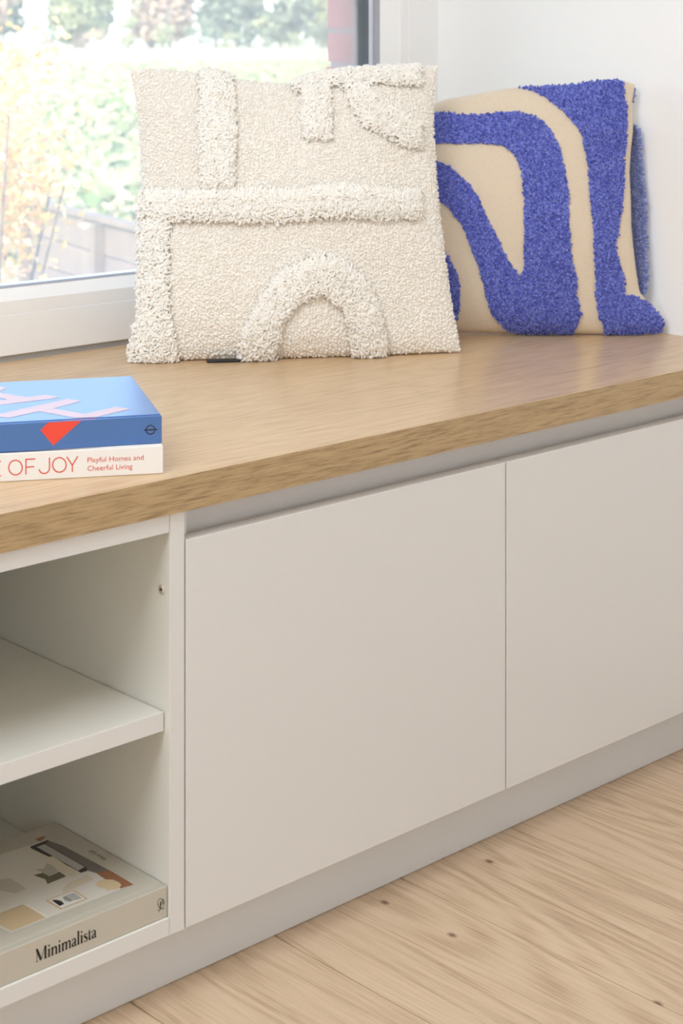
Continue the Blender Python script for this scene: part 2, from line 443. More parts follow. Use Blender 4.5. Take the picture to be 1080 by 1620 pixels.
# crop rows in the field
pp = []
for _ in range(5200):
    y = 9 + 75 * random.random() ** 1.7
    x = y * random.uniform(0.35, 1.05) + 1.0
    pp.append((round(x / 0.8) * 0.8 + random.gauss(0, .12), y))
pp = np.array(pp)
cen = np.repeat(np.c_[pp, ground_z(pp[:, 1]) + 0.10], 7, 0)
cen += rng.normal(size=cen.shape) * [0.11, 0.11, 0.06]
cen[:, 2] = np.maximum(cen[:, 2], ground_z(cen[:, 1]) + 0.05)
v, f = cards(cen, 0.20)
tag(arr_mesh('crop_plants', v, f, island('crop_leaves', [(0.12, 0.18, 0.06), (0.24, 0.28, 0.12), (0.42, 0.38, 0.22), (0.50, 0.44, 0.27)], 0.7, trans=0.25), smooth=False),
    'pale green crop rows covering the bright field outside the window', 'crops', kind='stuff')

# autumn shrub just outside
sx, sy, sz = 2.93, 3.30, -0.45
shrub = tag(empty('autumn_shrub', (sx, sy, sz)), 'golden orange autumn shrub outside the window on the left', 'shrub')
pts = []
for _ in range(30):
    hgt = random.uniform(0.12, 1.42); rad = 0.14 + 0.30 * (1 - hgt / 1.6)
    an = random.uniform(0, 6.28); rr = rad * math.sqrt(random.random())
    c = np.array([math.cos(an) * rr, math.sin(an) * rr, hgt])
    pts.append(c + rng.normal(size=(190, 3)) * [0.085, 0.085, 0.075])
P = np.concatenate(pts); P[:, 2] = np.maximum(P[:, 2], 0.03)
v, f = cards(P, 0.034, aspect=0.6); v[:, 2] = np.maximum(v[:, 2], 0.004)
arr_mesh('foliage', v, f, island('autumn_leaves', [(0.62, 0.34, 0.08), (0.74, 0.44, 0.16), (0.80, 0.58, 0.22), (0.60, 0.52, 0.16), (0.80, 0.66, 0.44), (0.68, 0.34, 0.20)], 0.55, trans=0.35), shrub, False)['kind'] = 'stuff'
for an in range(7):
    w = an * 0.9; e = (math.cos(w) * 0.28, math.sin(w) * 0.28)
    vv, ff = tube([(e[0] * .1, e[1] * .1, 0), (e[0] * .5, e[1] * .5, .5), (e[0], e[1], 1.05 + .12 * (an % 3))], 0.012, 0.004)
    link_mesh('branch', vv, ff, bark, shrub, True)

# made-up low fence; dark boards stand in for house shade on the ground
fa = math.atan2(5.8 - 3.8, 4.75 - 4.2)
fence = tag(empty('shade_fence', (4.2, 3.8, -0.45), fa), 'made-up low fence standing in for ground shade beside the autumn shrub', 'fence')
greyt = paint('shade_timber', (0.15, 0.115, 0.085), 0.9, 0.4, 40, 0.2, 8)  # dark tone imitates the shaded ground
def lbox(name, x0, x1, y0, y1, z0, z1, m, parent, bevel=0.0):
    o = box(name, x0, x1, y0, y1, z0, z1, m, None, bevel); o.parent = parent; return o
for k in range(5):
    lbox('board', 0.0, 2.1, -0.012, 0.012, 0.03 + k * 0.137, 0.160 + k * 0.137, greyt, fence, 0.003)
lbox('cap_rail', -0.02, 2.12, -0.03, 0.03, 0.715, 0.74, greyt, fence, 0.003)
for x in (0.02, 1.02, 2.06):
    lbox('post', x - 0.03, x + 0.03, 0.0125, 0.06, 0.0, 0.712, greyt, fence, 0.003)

# ------------------------------------------------------------------ bench: worktop, cabinets, plinth
wt = box('oak_worktop', -2.19, WX - 0.001, -0.0042, 0.7115, 0.531, ZT, M['worktop'], None, 0.0006)
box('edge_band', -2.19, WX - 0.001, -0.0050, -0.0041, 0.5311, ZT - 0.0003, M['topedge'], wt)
tag(wt, 'thick light oak worktop forming the window seat', 'worktop')

L = M['laminate']
sh = tag(empty('open_shelf_unit', (0.90, 0.0, 0.079)), 'white open shelf unit under the worktop holding the grey book', 'cabinet')
L = M['carcass']
box('side_panel', 1.152, 1.1715, 0.0, 0.60, 0.0790, 0.5302, L, sh, 0.0008)
box('side_panel', 0.600, 0.618, 0.0, 0.60, 0.0790, 0.5302, L, sh, 0.0008)
box('top_panel', 0.6185, 1.1515, 0.0005, 0.60, 0.5105, 0.5302, L, sh, 0.0008)
box('bottom_panel', 0.6185, 1.1515, 0.0005, 0.60, 0.0790, 0.0978, L, sh, 0.0008)
box('back_panel', 0.6185, 1.1515, 0.590, 0.598, 0.0983, 0.5100, L, sh)
box('shelf', 0.6190, 1.1505, 0.009, 0.585, 0.2958, 0.3165, L, sh, 0.0008)

L = M['laminate']
for nm_, q_ in (('edge_band', (1.1524, 1.1711, 0.0794, 0.5298, -0.0004)), ('edge_band', (0.6189, 1.1511, 0.5109, 0.5298, 0.0001)),
                ('edge_band', (0.6189, 1.1511, 0.0794, 0.0974, 0.0001)), ('edge_band', (0.6194, 1.1501, 0.2962, 0.3161, 0.0086))):
    box(nm_, q_[0], q_[1], q_[4], q_[4] + 0.0006, q_[2], q_[3], L, sh)
def disc_screw(x, y, z, r, m, parent):
    prof = [(0.0, r), (0.0011, r), (0.0019, r * .82), (0.0022, r * .50), (0.0010, r * .44), (0.0010, 0.0)]
    vv, ff = [], []; S = 20
    for h, q in prof[:-1]:
        for k in range(S):
            w = 2 * math.pi * k / S
            vv.append(Vector((x - h, y + q * math.cos(w), z + q * math.sin(w))) - parent.location)
    for i in range(len(prof) - 2):
        for k in range(S):
            ff.append((i * S + k, i * S + (k + 1) % S, (i + 1) * S + (k + 1) % S, (i + 1) * S + k))
    ff.append(tuple((len(prof) - 2) * S + k for k in range(S)))
    o = link_mesh('screw', vv, ff, m, parent, False)
    return o
m_nik = M['nickel']; m_nik.node_tree.nodes['Principled BSDF'].inputs['Metallic'].default_value = 0.6
scr = tag(disc_screw(1.1519, 0.0136, 0.4466, 0.0050, m_nik, sh), 'small nickel connecting screw')
box('screw_socket', 1.1497, 1.1502, 0.0124, 0.0148, 0.4454, 0.4478, M['dark'], scr).location = Vector((1.1503, 0.0136, 0.4466)) - sh.location

cb = tag(empty('door_cabinet', (1.74, 0.0, 0.079)), 'white two-door cabinet without handles under the worktop', 'cabinet')
box('side_panel', 1.1720, 1.1900, 0.0195, 0.60, 0.0790, 0.5302, L, cb)
box('side_panel', 2.1980, 2.2160, 0.0195, 0.60, 0.0790, 0.5302, L, cb)
box('bottom_panel', 1.1905, 2.1975, 0.0205, 0.60, 0.0800, 0.0980, L, cb)
box('back_panel', 1.1905, 2.1975, 0.590, 0.598, 0.0985, 0.5300, L, cb)
box('grip_rail', 1.1905, 2.1975, 0.0320, 0.0500, 0.4500, 0.5300, L, cb, 0.0008)
box('door', 1.1738, 1.6919, 0.0, 0.0190, 0.0785, 0.4985, L, cb, 0.0010)
box('door', 1.6943, 2.2150, 0.0, 0.0190, 0.0785, 0.4985, L, cb, 0.0010)
tag(box('filler_panel', 2.2165, WX - 0.001, 0.0, 0.019, 0.0785, 0.5300, L, None, 0.0008), 'narrow white filler panel between the cabinet and right wall', 'panel')
tag(box('plinth', -2.19, WX - 0.001, 0.040, 0.056, 0.0005, 0.0783, M['plinth'], None, 0.0006), 'white recessed plinth board along the floor under the cabinets', 'plinth')

# ------------------------------------------------------------------ flat print helpers
def decal(name, polys, plane, m, parent, lift=0.0002, z=0.0):
    """printed shapes in a book's own metres; plane 'spine' = (x, z) on y = 0, 'cover' = (x, y) on height z"""
    bm = bmesh.new()
    for pl in polys:
        vs_ = [bm.verts.new((p[0], -lift, p[1]) if plane == 'spine' else (p[0], p[1], z + lift)) for p in pl]
        try: f = bm.faces.new(vs_)
        except ValueError: continue
    bmesh.ops.triangulate(bm, faces=bm.faces[:])
    bm.normal_update()
    want = Vector((0, -1, 0)) if plane == 'spine' else Vector((0, 0, 1))
    for f in bm.faces:
        if f.normal.dot(want) < 0: f.normal_flip()
    me = bpy.data.meshes.new(name); bm.to_mesh(me); bm.free(); me.materials.append(m)
    o = bpy.data.objects.new(name, me); COL.objects.link(o); o.parent = parent
    return o

def stroke(pts, w):
    """pen stroke as quads; w is one width or a width for each point"""
    p = np.array(pts, float); n = len(p)
    ws = np.full(n, w, float) if np.isscalar(w) else np.array(w, float)
    t = np.zeros_like(p); t[1:-1] = p[2:] - p[:-2]; t[0] = p[1] - p[0]; t[-1] = p[-1] - p[-2]
    if np.allclose(p[0], p[-1]): t[0] = t[-1] = p[1] - p[-2]
    t /= np.linalg.norm(t, axis=1, keepdims=True); q = np.stack([-t[:, 1], t[:, 0]], 1) * ws[:, None] / 2
    a, b = p + q, p - q
    return [[a[i], a[i + 1], b[i + 1], b[i]] for i in range(n - 1)]

def smooth_path(pts, ws, k=5):
    p = np.array(pts, float); ws = np.array(ws, float); n = len(p); out, ow = [], []
    for i in range(n - 1):
        p0, p1, p2, p3 = p[max(i - 1, 0)], p[i], p[i + 1], p[min(i + 2, n - 1)]
        for j in range(k):
            t = j / k
            out.append(0.5 * ((2 * p1) + (-p0 + p2) * t + (2 * p0 - 5 * p1 + 4 * p2 - p3) * t * t + (-p0 + 3 * p1 - 3 * p2 + p3) * t ** 3))
            ow.append(ws[i] + (ws[i + 1] - ws[i]) * t)
    out.append(p[-1]); ow.append(ws[-1])
    return out, ow

def words(name, text, plane, x, y, width, height, m, parent, z=0.0, turn=0.0, lift=0.0003):
    """text with Blender's built-in face, made a mesh and scaled to width x cap height"""
    cu = bpy.data.curves.new(name, 'FONT'); cu.body = text; cu.size = 1.0; cu.resolution_u = 3; cu.offset = -0.004
    to = bpy.data.objects.new(name, cu); COL.objects.link(to)
    dg = bpy.context.evaluated_depsgraph_get()
    me = bpy.data.meshes.new_from_object(to.evaluated_get(dg))
    bpy.data.objects.remove(to)
    co = np.array([v.co[:2] for v in me.vertices]); mn = co[:, 0].min(); wx = co[:, 0].max() - mn
    ch = 0.70
    c, s = math.cos(turn), math.sin(turn)
    for v, q in zip(me.vertices, co):
        a, b = (q[0] - mn) / wx * width, q[1] / ch * height
        if plane == 'spine': v.co = (x + a, -lift, y + b)
        else: v.co = (x + a * c - b * s, y + a * s + b * c, z + lift)
    me.materials.clear(); me.materials.append(m)
    o = bpy.data.objects.new(name, me); COL.objects.link(o); o.parent = parent
    return o

def hardback(root, ln, dp, th, cov, board=0.0026, groove=0.009, jmat=None, sp=0.0032):
    """case-bound book: root at the right end of the spine's foot; spine along -x facing -y, depth +y"""
    g = groove
    lbox('front_cover', -ln, 0, g, dp, th - board, th, cov, root, 0.0007)
    lbox('back_cover', -ln, 0, g, dp, 0.0, board, cov, root, 0.0007)
    s = lbox('spine', -ln, 0, 0, sp, 0.0, th, cov, root, 0.0009)
    lbox('joint', -ln + .0004, -.0004, sp * .8, g + 0.001, th - board - 0.0006, th - 0.0011, jmat or cov, root)
    lbox('joint', -ln + .0004, -.0004, sp * .8, g + 0.001, 0.0010, board + 0.0005, jmat or cov, root)
    lbox('page_block', -ln + 0.003, -0.003, sp + 0.0005, dp - 0.004, board + 0.0006, th - board - 0.0007, M['pages'], root)
    return s

# ------------------------------------------------------------------ blue book
D = {'o':[1.1613,0.0262,0.6],'ang':-0.4951,'d':{'red':[[-0.1224,0.031],[-0.1306,0.0217],[-0.1169,0.0044],[-0.0869,0.0305]],'ring':[[-0.0077,0.0152],[-0.0078,0.0142],[-0.0081,0.0132],[-0.0087,0.0123],[-0.0095,0.0116],[-0.0104,0.0111],[-0.0114,0.0108],[-0.0124,0.0107],[-0.0135,0.0109],[-0.0145,0.0113],[-0.0154,0.0119],[-0.0161,0.0127],[-0.0167,0.0137],[-0.0171,0.0147],[-0.0172,0.0157],[-0.0171,0.0168],[-0.0167,0.0178],[-0.0161,0.0186],[-0.0154,0.0193],[-0.0145,0.0198],[-0.0135,0.0201],[-0.0124,0.0202],[-0.0114,0.02],[-0.0104,0.0196],[-0.0095,0.019],[-0.0087,0.0182],[-0.0081,0.0173],[-0.0078,0.0163],[-0.0077,0.0152]],'bar':[[-0.0193,0.0155],[-0.005,0.0155]],'corner':[[0.0,0.0316],[0.0,0.0]],'letter1':[[-0.1786,0.0463],[-0.1695,0.0534],[-0.1165,0.0955],[-0.0896,0.1165],[-0.0753,0.1006],[-0.11,0.0671],[-0.0825,0.0322],[-0.0794,0.0297],[-0.0424,0.0592],[-0.0281,0.0431],[-0.0701,0.0097],[-0.0929,0.0124],[-0.1265,0.0558],[-0.1621,0.0299]],'letter2':[[-0.1617,0.1716],[-0.134,0.1394],[-0.1112,0.1469],[-0.0965,0.1284],[-0.1054,0.1229],[-0.1663,0.1014],[-0.1805,0.0963],[-0.1935,0.1122],[-0.1645,0.1292],[-0.1564,0.1297],[-0.1636,0.1427],[-0.2039,0.1893],[-0.1889,0.2009]],'letter3':[[-0.2035,0.1988],[-0.1627,0.2137],[-0.1512,0.1988],[-0.1611,0.1807],[-0.1905,0.1704]],'redc':[[-0.1063,0.0073],[-0.0701,0.0094],[-0.0723,0.0026],[-0.1091,-0.0002]],'emb':[[-0.0112,0.075],[-0.0115,0.0153]],'back':[[-0.0075,0.2386]],'frontr':[[0.0008,0.0052]]}}
dd = D['d']
bb = tag(empty('blue_hardback', (*D['o'][:2], 0.6004), D['ang']), 'blue hardback with pale pink letters and red spine mark, on the white book', 'book')
hardback(bb, 0.29, 0.238, 0.0301, M['bookblue'], jmat=M['bookblue2'])
TH = 0.0301
decal('cover_letter', [dd['letter1']], 'cover', M['pink'], bb, z=TH)
decal('cover_letter', [dd['letter2']], 'cover', M['pink'], bb, z=TH)
decal('cover_letter', [dd['letter3']], 'cover', M['pink'], bb, z=TH)
decal('red_stripe', [[(p[0], min(max(p[1], 0.0036), 0.0088)) for p in dd['redc']]], 'cover', M['red'], bb, z=TH - 0.0011)
decal('red_mark', [[(p[0], min(p[1], 0.0294)) for p in dd['red']]], 'spine', M['red'], bb)
decal('spine_emblem', stroke(dd['ring'], 0.0012) + stroke(dd['bar'], 0.0016), 'spine', M['navy'], bb)

# ------------------------------------------------------------------ white book
D = {'o':[1.1558,0.0167,0.57],'ang':-0.5361,'d':{'E1':[[-0.1801,0.0218],[-0.1719,0.022]],'E2':[[-0.1801,0.0144],[-0.1729,0.0144]],'E3':[[-0.1801,0.0065],[-0.1718,0.0067]],'E4':[[-0.1801,0.0218],[-0.1801,0.0065]],'O1':[[-0.1499,0.0142],[-0.15,0.0125],[-0.1506,0.0109],[-0.1514,0.0095],[-0.1525,0.0083],[-0.1539,0.0074],[-0.1554,0.007],[-0.1569,0.0068],[-0.1585,0.0071],[-0.16,0.0078],[-0.1613,0.0088],[-0.1625,0.01],[-0.1633,0.0116],[-0.1638,0.0132],[-0.164,0.015],[-0.1638,0.0167],[-0.1633,0.0183],[-0.1625,0.0197],[-0.1613,0.0209],[-0.16,0.0217],[-0.1585,0.0222],[-0.1569,0.0223],[-0.1554,0.0221],[-0.1539,0.0214],[-0.1525,0.0204],[-0.1514,0.0191],[-0.1506,0.0176],[-0.15,0.016],[-0.1499,0.0142]],'F1':[[-0.146,0.023],[-0.146,0.0065]],'F2':[[-0.1465,0.0227],[-0.1361,0.0227]],'F3':[[-0.146,0.0144],[-0.1373,0.0146]],'J':[[-0.1214,0.0233],[-0.1213,0.0124],[-0.1221,0.0096],[-0.1241,0.0074],[-0.1269,0.0068],[-0.1297,0.0077],[-0.1313,0.0092],[-0.1322,0.0115]],'O2':[[-0.1037,0.0147],[-0.1039,0.013],[-0.1044,0.0113],[-0.1053,0.0099],[-0.1064,0.0087],[-0.1078,0.0079],[-0.1093,0.0074],[-0.1109,0.0073],[-0.1124,0.0075],[-0.114,0.0082],[-0.1153,0.0092],[-0.1164,0.0105],[-0.1173,0.012],[-0.1178,0.0137],[-0.118,0.0154],[-0.1178,0.0172],[-0.1173,0.0188],[-0.1164,0.0202],[-0.1153,0.0214],[-0.114,0.0222],[-0.1124,0.0227],[-0.1109,0.0229],[-0.1093,0.0226],[-0.1078,0.0219],[-0.1064,0.0209],[-0.1053,0.0196],[-0.1044,0.0181],[-0.1039,0.0164],[-0.1037,0.0147]],'Y1':[[-0.1032,0.0234],[-0.0972,0.014],[-0.0972,0.0069]],'Y2':[[-0.0914,0.0234],[-0.0972,0.014]],'t1':[[-0.0811,0.0161],[-0.0212,0.0162],[-0.0811,0.0218]],'t2':[[-0.0811,0.0071],[-0.0332,0.0069]],'corner':[[-0.0,0.0311],[-0.0,-0.0003]]}}
dd = D['d']
wb = tag(empty('white_hardback', (*D['o'][:2], 0.5702), D['ang']), 'white hardback with thin red title lettering, lying on the oak worktop', 'book')
hardback(wb, 0.285, 0.222, 0.0300, M['bookwhite'])
T_ = []
for kk in ('E1', 'E2', 'E3', 'E4', 'O1', 'F1', 'F2', 'F3', 'O2', 'Y1', 'Y2'): T_ += stroke(dd[kk], 0.00125)
T_ += stroke(smooth_path(dd['J'], [1] * len(dd['J']))[0], 0.00125)
decal('title_lettering', T_, 'spine', M['thinred'], wb)
a_, b_2 = dd['t1'][0], dd['t1'][1]
words('subtitle_lettering', 'Playful Homes and', 'spine', a_[0], a_[1], b_2[0] - a_[0], 0.0055, M['thinred'], wb)
a_, b_2 = dd['t2'][0], dd['t2'][1]
words('subtitle_lettering', 'Cheerful Living', 'spine', a_[0], a_[1], b_2[0] - a_[0], 0.0055, M['thinred'], wb)

# ------------------------------------------------------------------ grey book on the cabinet floor
D = {'o':[1.151,0.003,0.098],'ang':0,'d':{'text':[[-0.166,0.01],[-0.0916,0.0095],[-0.1659,0.022]],'ring':[[-0.0041,0.016],[-0.0042,0.015],[-0.0045,0.0141],[-0.0051,0.0133],[-0.0058,0.0128],[-0.0066,0.0125],[-0.0075,0.0124],[-0.0085,0.0126],[-0.0095,0.0131],[-0.0104,0.0137],[-0.0112,0.0146],[-0.0119,0.0156],[-0.0124,0.0167],[-0.0127,0.0178],[-0.0128,0.0189],[-0.0127,0.02],[-0.0124,0.0209],[-0.0119,0.0216],[-0.0112,0.0222],[-0.0104,0.0225],[-0.0095,0.0225],[-0.0085,0.0223],[-0.0075,0.0219],[-0.0066,0.0212],[-0.0058,0.0204],[-0.0051,0.0194],[-0.0045,0.0183],[-0.0042,0.0171],[-0.0041,0.016]],'leaf':[[-0.0061,0.0208],[-0.0089,0.0178],[-0.0093,0.0123]],'leaf2':[[-0.0061,0.0208],[-0.0057,0.0162],[-0.0089,0.015]],'stem':[[-0.0093,0.0191],[-0.0099,0.0112]],'cross':[[-0.0124,0.0115],[-0.0042,0.0106]],'tail':[[-0.012,0.0114],[-0.0104,0.0084]],'corner':[[0.0028,0.0318],[0.0028,-0.0015]],'photo':[[-0.0325,0.1803],[-0.0237,0.0271],[-0.1765,0.0288],[-0.1891,0.1031],[-0.1388,0.1872]],'shade':[[-0.0334,0.1789],[-0.0284,0.1548],[-0.0249,0.0711],[-0.0392,0.0758],[-0.0433,0.0878],[-0.0408,0.1729]],'terracotta':[[-0.0247,0.071],[-0.0248,0.0265],[-0.0407,0.0285],[-0.0403,0.059],[-0.0392,0.0762]],'vase':[[-0.055,0.0547],[-0.0475,0.0585],[-0.0404,0.0568],[-0.035,0.0508],[-0.0336,0.0412],[-0.0353,0.0347],[-0.0408,0.0302],[-0.0476,0.0314],[-0.0541,0.0356],[-0.052,0.0406],[-0.0562,0.0462]],'small_terra':[[-0.0417,0.1906],[-0.0291,0.1897],[-0.0322,0.1859],[-0.0401,0.1811],[-0.0422,0.1858]],'frame_dark':[[-0.057,0.1783],[-0.0333,0.1788],[-0.0332,0.1754],[-0.0399,0.173],[-0.039,0.0939],[-0.0437,0.0861],[-0.0512,0.0871],[-0.0517,0.1057],[-0.0583,0.1732]],'frame_mat':[[-0.052,0.1726],[-0.0413,0.1722],[-0.0401,0.0959],[-0.0503,0.0933]],'roll':[[-0.057,0.1624],[-0.0575,0.144],[-0.0515,0.1405],[-0.0532,0.095],[-0.0572,0.0868],[-0.0642,0.0874],[-0.0644,0.136]],'olive':[[-0.0918,0.1179],[-0.0813,0.1156],[-0.0803,0.1035],[-0.0667,0.1056],[-0.0673,0.0914],[-0.0921,0.0903],[-0.0877,0.1007]],'pillow':[[-0.0833,0.1272],[-0.0746,0.1231],[-0.0659,0.1313],[-0.0634,0.1227],[-0.0668,0.1077],[-0.0796,0.1037],[-0.081,0.116]],'tan':[[-0.1354,0.0674],[-0.1336,0.0307],[-0.1755,0.0305],[-0.1775,0.0575],[-0.1705,0.0687]],'bench':[[-0.0849,0.0714],[-0.0732,0.0767],[-0.048,0.0794],[-0.05,0.0648],[-0.0758,0.0629],[-0.0908,0.0626]],'artframe':[[-0.1138,0.0608],[-0.0789,0.06],[-0.0793,0.0338],[-0.1129,0.0342]],'artblack':[[-0.1092,0.0572],[-0.1049,0.0548],[-0.1024,0.0481],[-0.104,0.0412],[-0.1098,0.0406]],'artgrey':[[-0.0971,0.0542],[-0.0923,0.0553],[-0.0919,0.041],[-0.0971,0.0414],[-0.0991,0.0477]],'artgrey2':[[-0.0914,0.0556],[-0.0825,0.0547],[-0.0831,0.0383],[-0.0914,0.04]],'rect':[[-0.1134,0.1294],[-0.1143,0.097],[-0.1288,0.0953],[-0.1468,0.1351],[-0.1422,0.1426]],'strip':[[-0.1349,0.0681],[-0.1323,0.0691],[-0.1306,0.028],[-0.134,0.03]],'line':[[-0.1655,0.0707],[-0.1362,0.0705],[-0.137,0.0678],[-0.1673,0.0679]],'author':[[-0.0109,0.0942],[-0.0142,0.1234]]}}
dd = D['d']
mb = tag(empty('grey_hardback', (1.1508, 0.003, 0.0980)), 'putty grey hardback with black serif title, in the open shelf unit', 'book')
TH = 0.0334
hardback(mb, 0.255, 0.2135, TH, M['bookgrey'], board=0.0028, groove=0.010, sp=0.004)
GL = {
    'M': ([([(.10, 0), (.12, .98)], [.05, .05]), ([(.08, .98), (.50, .03)], [.18, .18]), ([(.50, .03), (.88, .98)], [.05, .05]), ([(.92, .98), (.92, 0)], [.17, .17]),
           ([(0, .02), (.22, .02)], [.045] * 2), ([(.78, .02), (1.06, .02)], [.045] * 2), ([(.0, .97), (.14, .97)], [.05] * 2), ([(.86, .97), (1.04, .97)], [.05] * 2)], 1.13),
    'i': ([([(.14, 0), (.14, .63)], [.15, .15]), ([(.01, .02), (.27, .02)], [.045] * 2), ([(.01, .58), (.14, .62)], [.04, .06]),
           ([(.07, .87), (.10, .87), (.14, .87), (.18, .87), (.21, .87)], [.08, .14, .16, .14, .08])], .33),
    'l': ([([(.14, 0), (.14, 1.06)], [.15, .15]), ([(.01, .02), (.27, .02)], [.045] * 2), ([(.01, 1.02), (.14, 1.05)], [.04, .06])], .33),
    'n': ([([(.14, 0), (.14, .63)], [.15, .15]), ([(.01, .02), (.27, .02)], [.045] * 2), ([(.01, .58), (.14, .62)], [.04, .06]),
           ([(.18, .42), (.28, .57), (.41, .60), (.50, .52), (.52, .38), (.52, 0)], [.04, .07, .10, .14, .15, .15]), ([(.39, .02), (.65, .02)], [.045] * 2)], .69),
    'm': ([([(.14, 0), (.14, .63)], [.15, .15]), ([(.01, .02), (.27, .02)], [.045] * 2), ([(.01, .58), (.14, .62)], [.04, .06]),
           ([(.18, .42), (.27, .57), (.39, .60), (.47, .52), (.49, .38), (.49, 0)], [.04, .07, .10, .14, .15, .15]), ([(.38, .02), (.60, .02)], [.045] * 2),
           ([(.53, .42), (.62, .57), (.74, .60), (.82, .52), (.84, .38), (.84, 0)], [.04, .07, .10, .14, .15, .15]), ([(.72, .02), (.97, .02)], [.045] * 2)], 1.01),
    'a': ([([(.06, .46), (.10, .57), (.22, .61), (.33, .55), (.36, .42), (.36, .12), (.40, .03), (.49, .05)], [.11, .07, .05, .10, .14, .14, .09, .04]),
           ([(.36, .36), (.20, .31), (.09, .20), (.10, .07), (.20, .03), (.30, .08), (.36, .16)], [.04, .06, .13, .13, .07, .05, .04])], .53),
    's': ([([(.35, .46), (.31, .57), (.20, .61), (.10, .54), (.10, .42), (.22, .33), (.34, .22), (.34, .09), (.22, .01), (.10, .04), (.05, .16)],
            [.04, .05, .05, .10, .14, .15, .14, .10, .05, .05, .05])], .44),
    't': ([([(.15, .80), (.15, .15), (.19, .04), (.32, .06)], [.06, .15, .12, .04]), ([(.0, .60), (.33, .60)], [.045] * 2)], .37)}
t0, t1 = dd['text'][0], dd['text'][1]
tw = sum(GL[c][1] for c in 'Minimalista')
kx = (t1[0] - t0[0]) / tw; kz = 0.0132; px_ = t0[0]; S_ = []
for ch in 'Minimalista':
    for pts_, ws_ in GL[ch][0]:
        q, w = smooth_path(pts_, ws_) if len(pts_) > 2 else (pts_, ws_)
        for quad in stroke(q, np.array(w) * 1.15): S_.append([(px_ + p[0] * kx, t0[1] + 0.0003 + p[1] * kz) for p in quad])
    px_ += GL[ch][1] * kx
decal('title_lettering', S_, 'spine', M['black'], mb)
decal('spine_emblem', stroke(dd['ring'], 0.0006) + stroke(dd['leaf'], [.0003, .0014, .0004]) + stroke(dd['leaf2'], [.0003, .0012, .0004]) + stroke(dd['stem'], .0006)
      + stroke(dd['cross'], .0006) + stroke(dd['tail'], .0006), 'spine', M['black'], mb)
P_ = lambda n_, c: paint('print_' + n_, c, 0.42)
prints = [('photo', P_('room', (0.66, 0.63, 0.57)), 1), ('shade', P_('wall_grey', (0.16, 0.15, 0.14)), 2), ('terracotta', P_('terracotta', (0.30, 0.125, 0.06)), 3),
          ('bench', P_('bench', (0.60, 0.53, 0.42)), 3), ('vase', P_('vase', (0.62, 0.50, 0.31)), 4), ('small_terra', P_('shade_terra', (0.36, 0.17, 0.09)), 3),
          ('frame_dark', P_('frame', (0.035, 0.022, 0.022)), 3), ('frame_mat', P_('mat', (0.44, 0.43, 0.41)), 4), ('olive', P_('olive', (0.13, 0.12, 0.075)), 4),
          ('pillow', P_('pillow', (0.46, 0.43, 0.37)), 5), ('roll', P_('roll', (0.66, 0.60, 0.47)), 6), ('tan', P_('tan', (0.56, 0.43, 0.27)), 3), ('rect', P_('sand', (0.52, 0.48, 0.41)), 3),
          ('strip', P_('edge', (0.74, 0.70, 0.62)), 4), ('line', P_('line', (0.48, 0.42, 0.26)), 4), ('artframe', P_('gilt', (0.56, 0.35, 0.14)), 4)]
for nm, mm_, lv in prints:
    decal('cover_picture', [dd[nm]], 'cover', mm_, mb, lift=0.0001 + 0.00005 * lv, z=TH)
af = np.array(dd['artframe']); ac = af.mean(0)
decal('cover_picture', [(ac + (af - ac) * 0.90).tolist()], 'cover', P_('paper', (0.72, 0.70, 0.66)), mb, lift=0.00035, z=TH)
for nm, c in (('artblack', (0.02, 0.02, 0.022)), ('artgrey', (0.30, 0.30, 0.29)), ('artgrey2', (0.42, 0.42, 0.41))):
    decal('cover_picture', [dd[nm]], 'cover', P_(nm, c), mb, lift=0.0004, z=TH)
e0, e1 = dd['author']
words('author_lettering', 'Shira Gill', 'cover', e0[0], e0[1], math.dist(e0, e1), 0.0055, M['black'], mb, z=TH, turn=math.pi / 2)

# ------------------------------------------------------------------ cushions
def resample(poly):
    p = np.array(poly, float); d = np.r_[0, np.cumsum(np.hypot(*np.diff(p, axis=0).T))]; return d / d[-1], p
def along(c, t):
    d, p = c; return np.stack([np.interp(t, d, p[:, 0]), np.interp(t, d, p[:, 1])], -1)

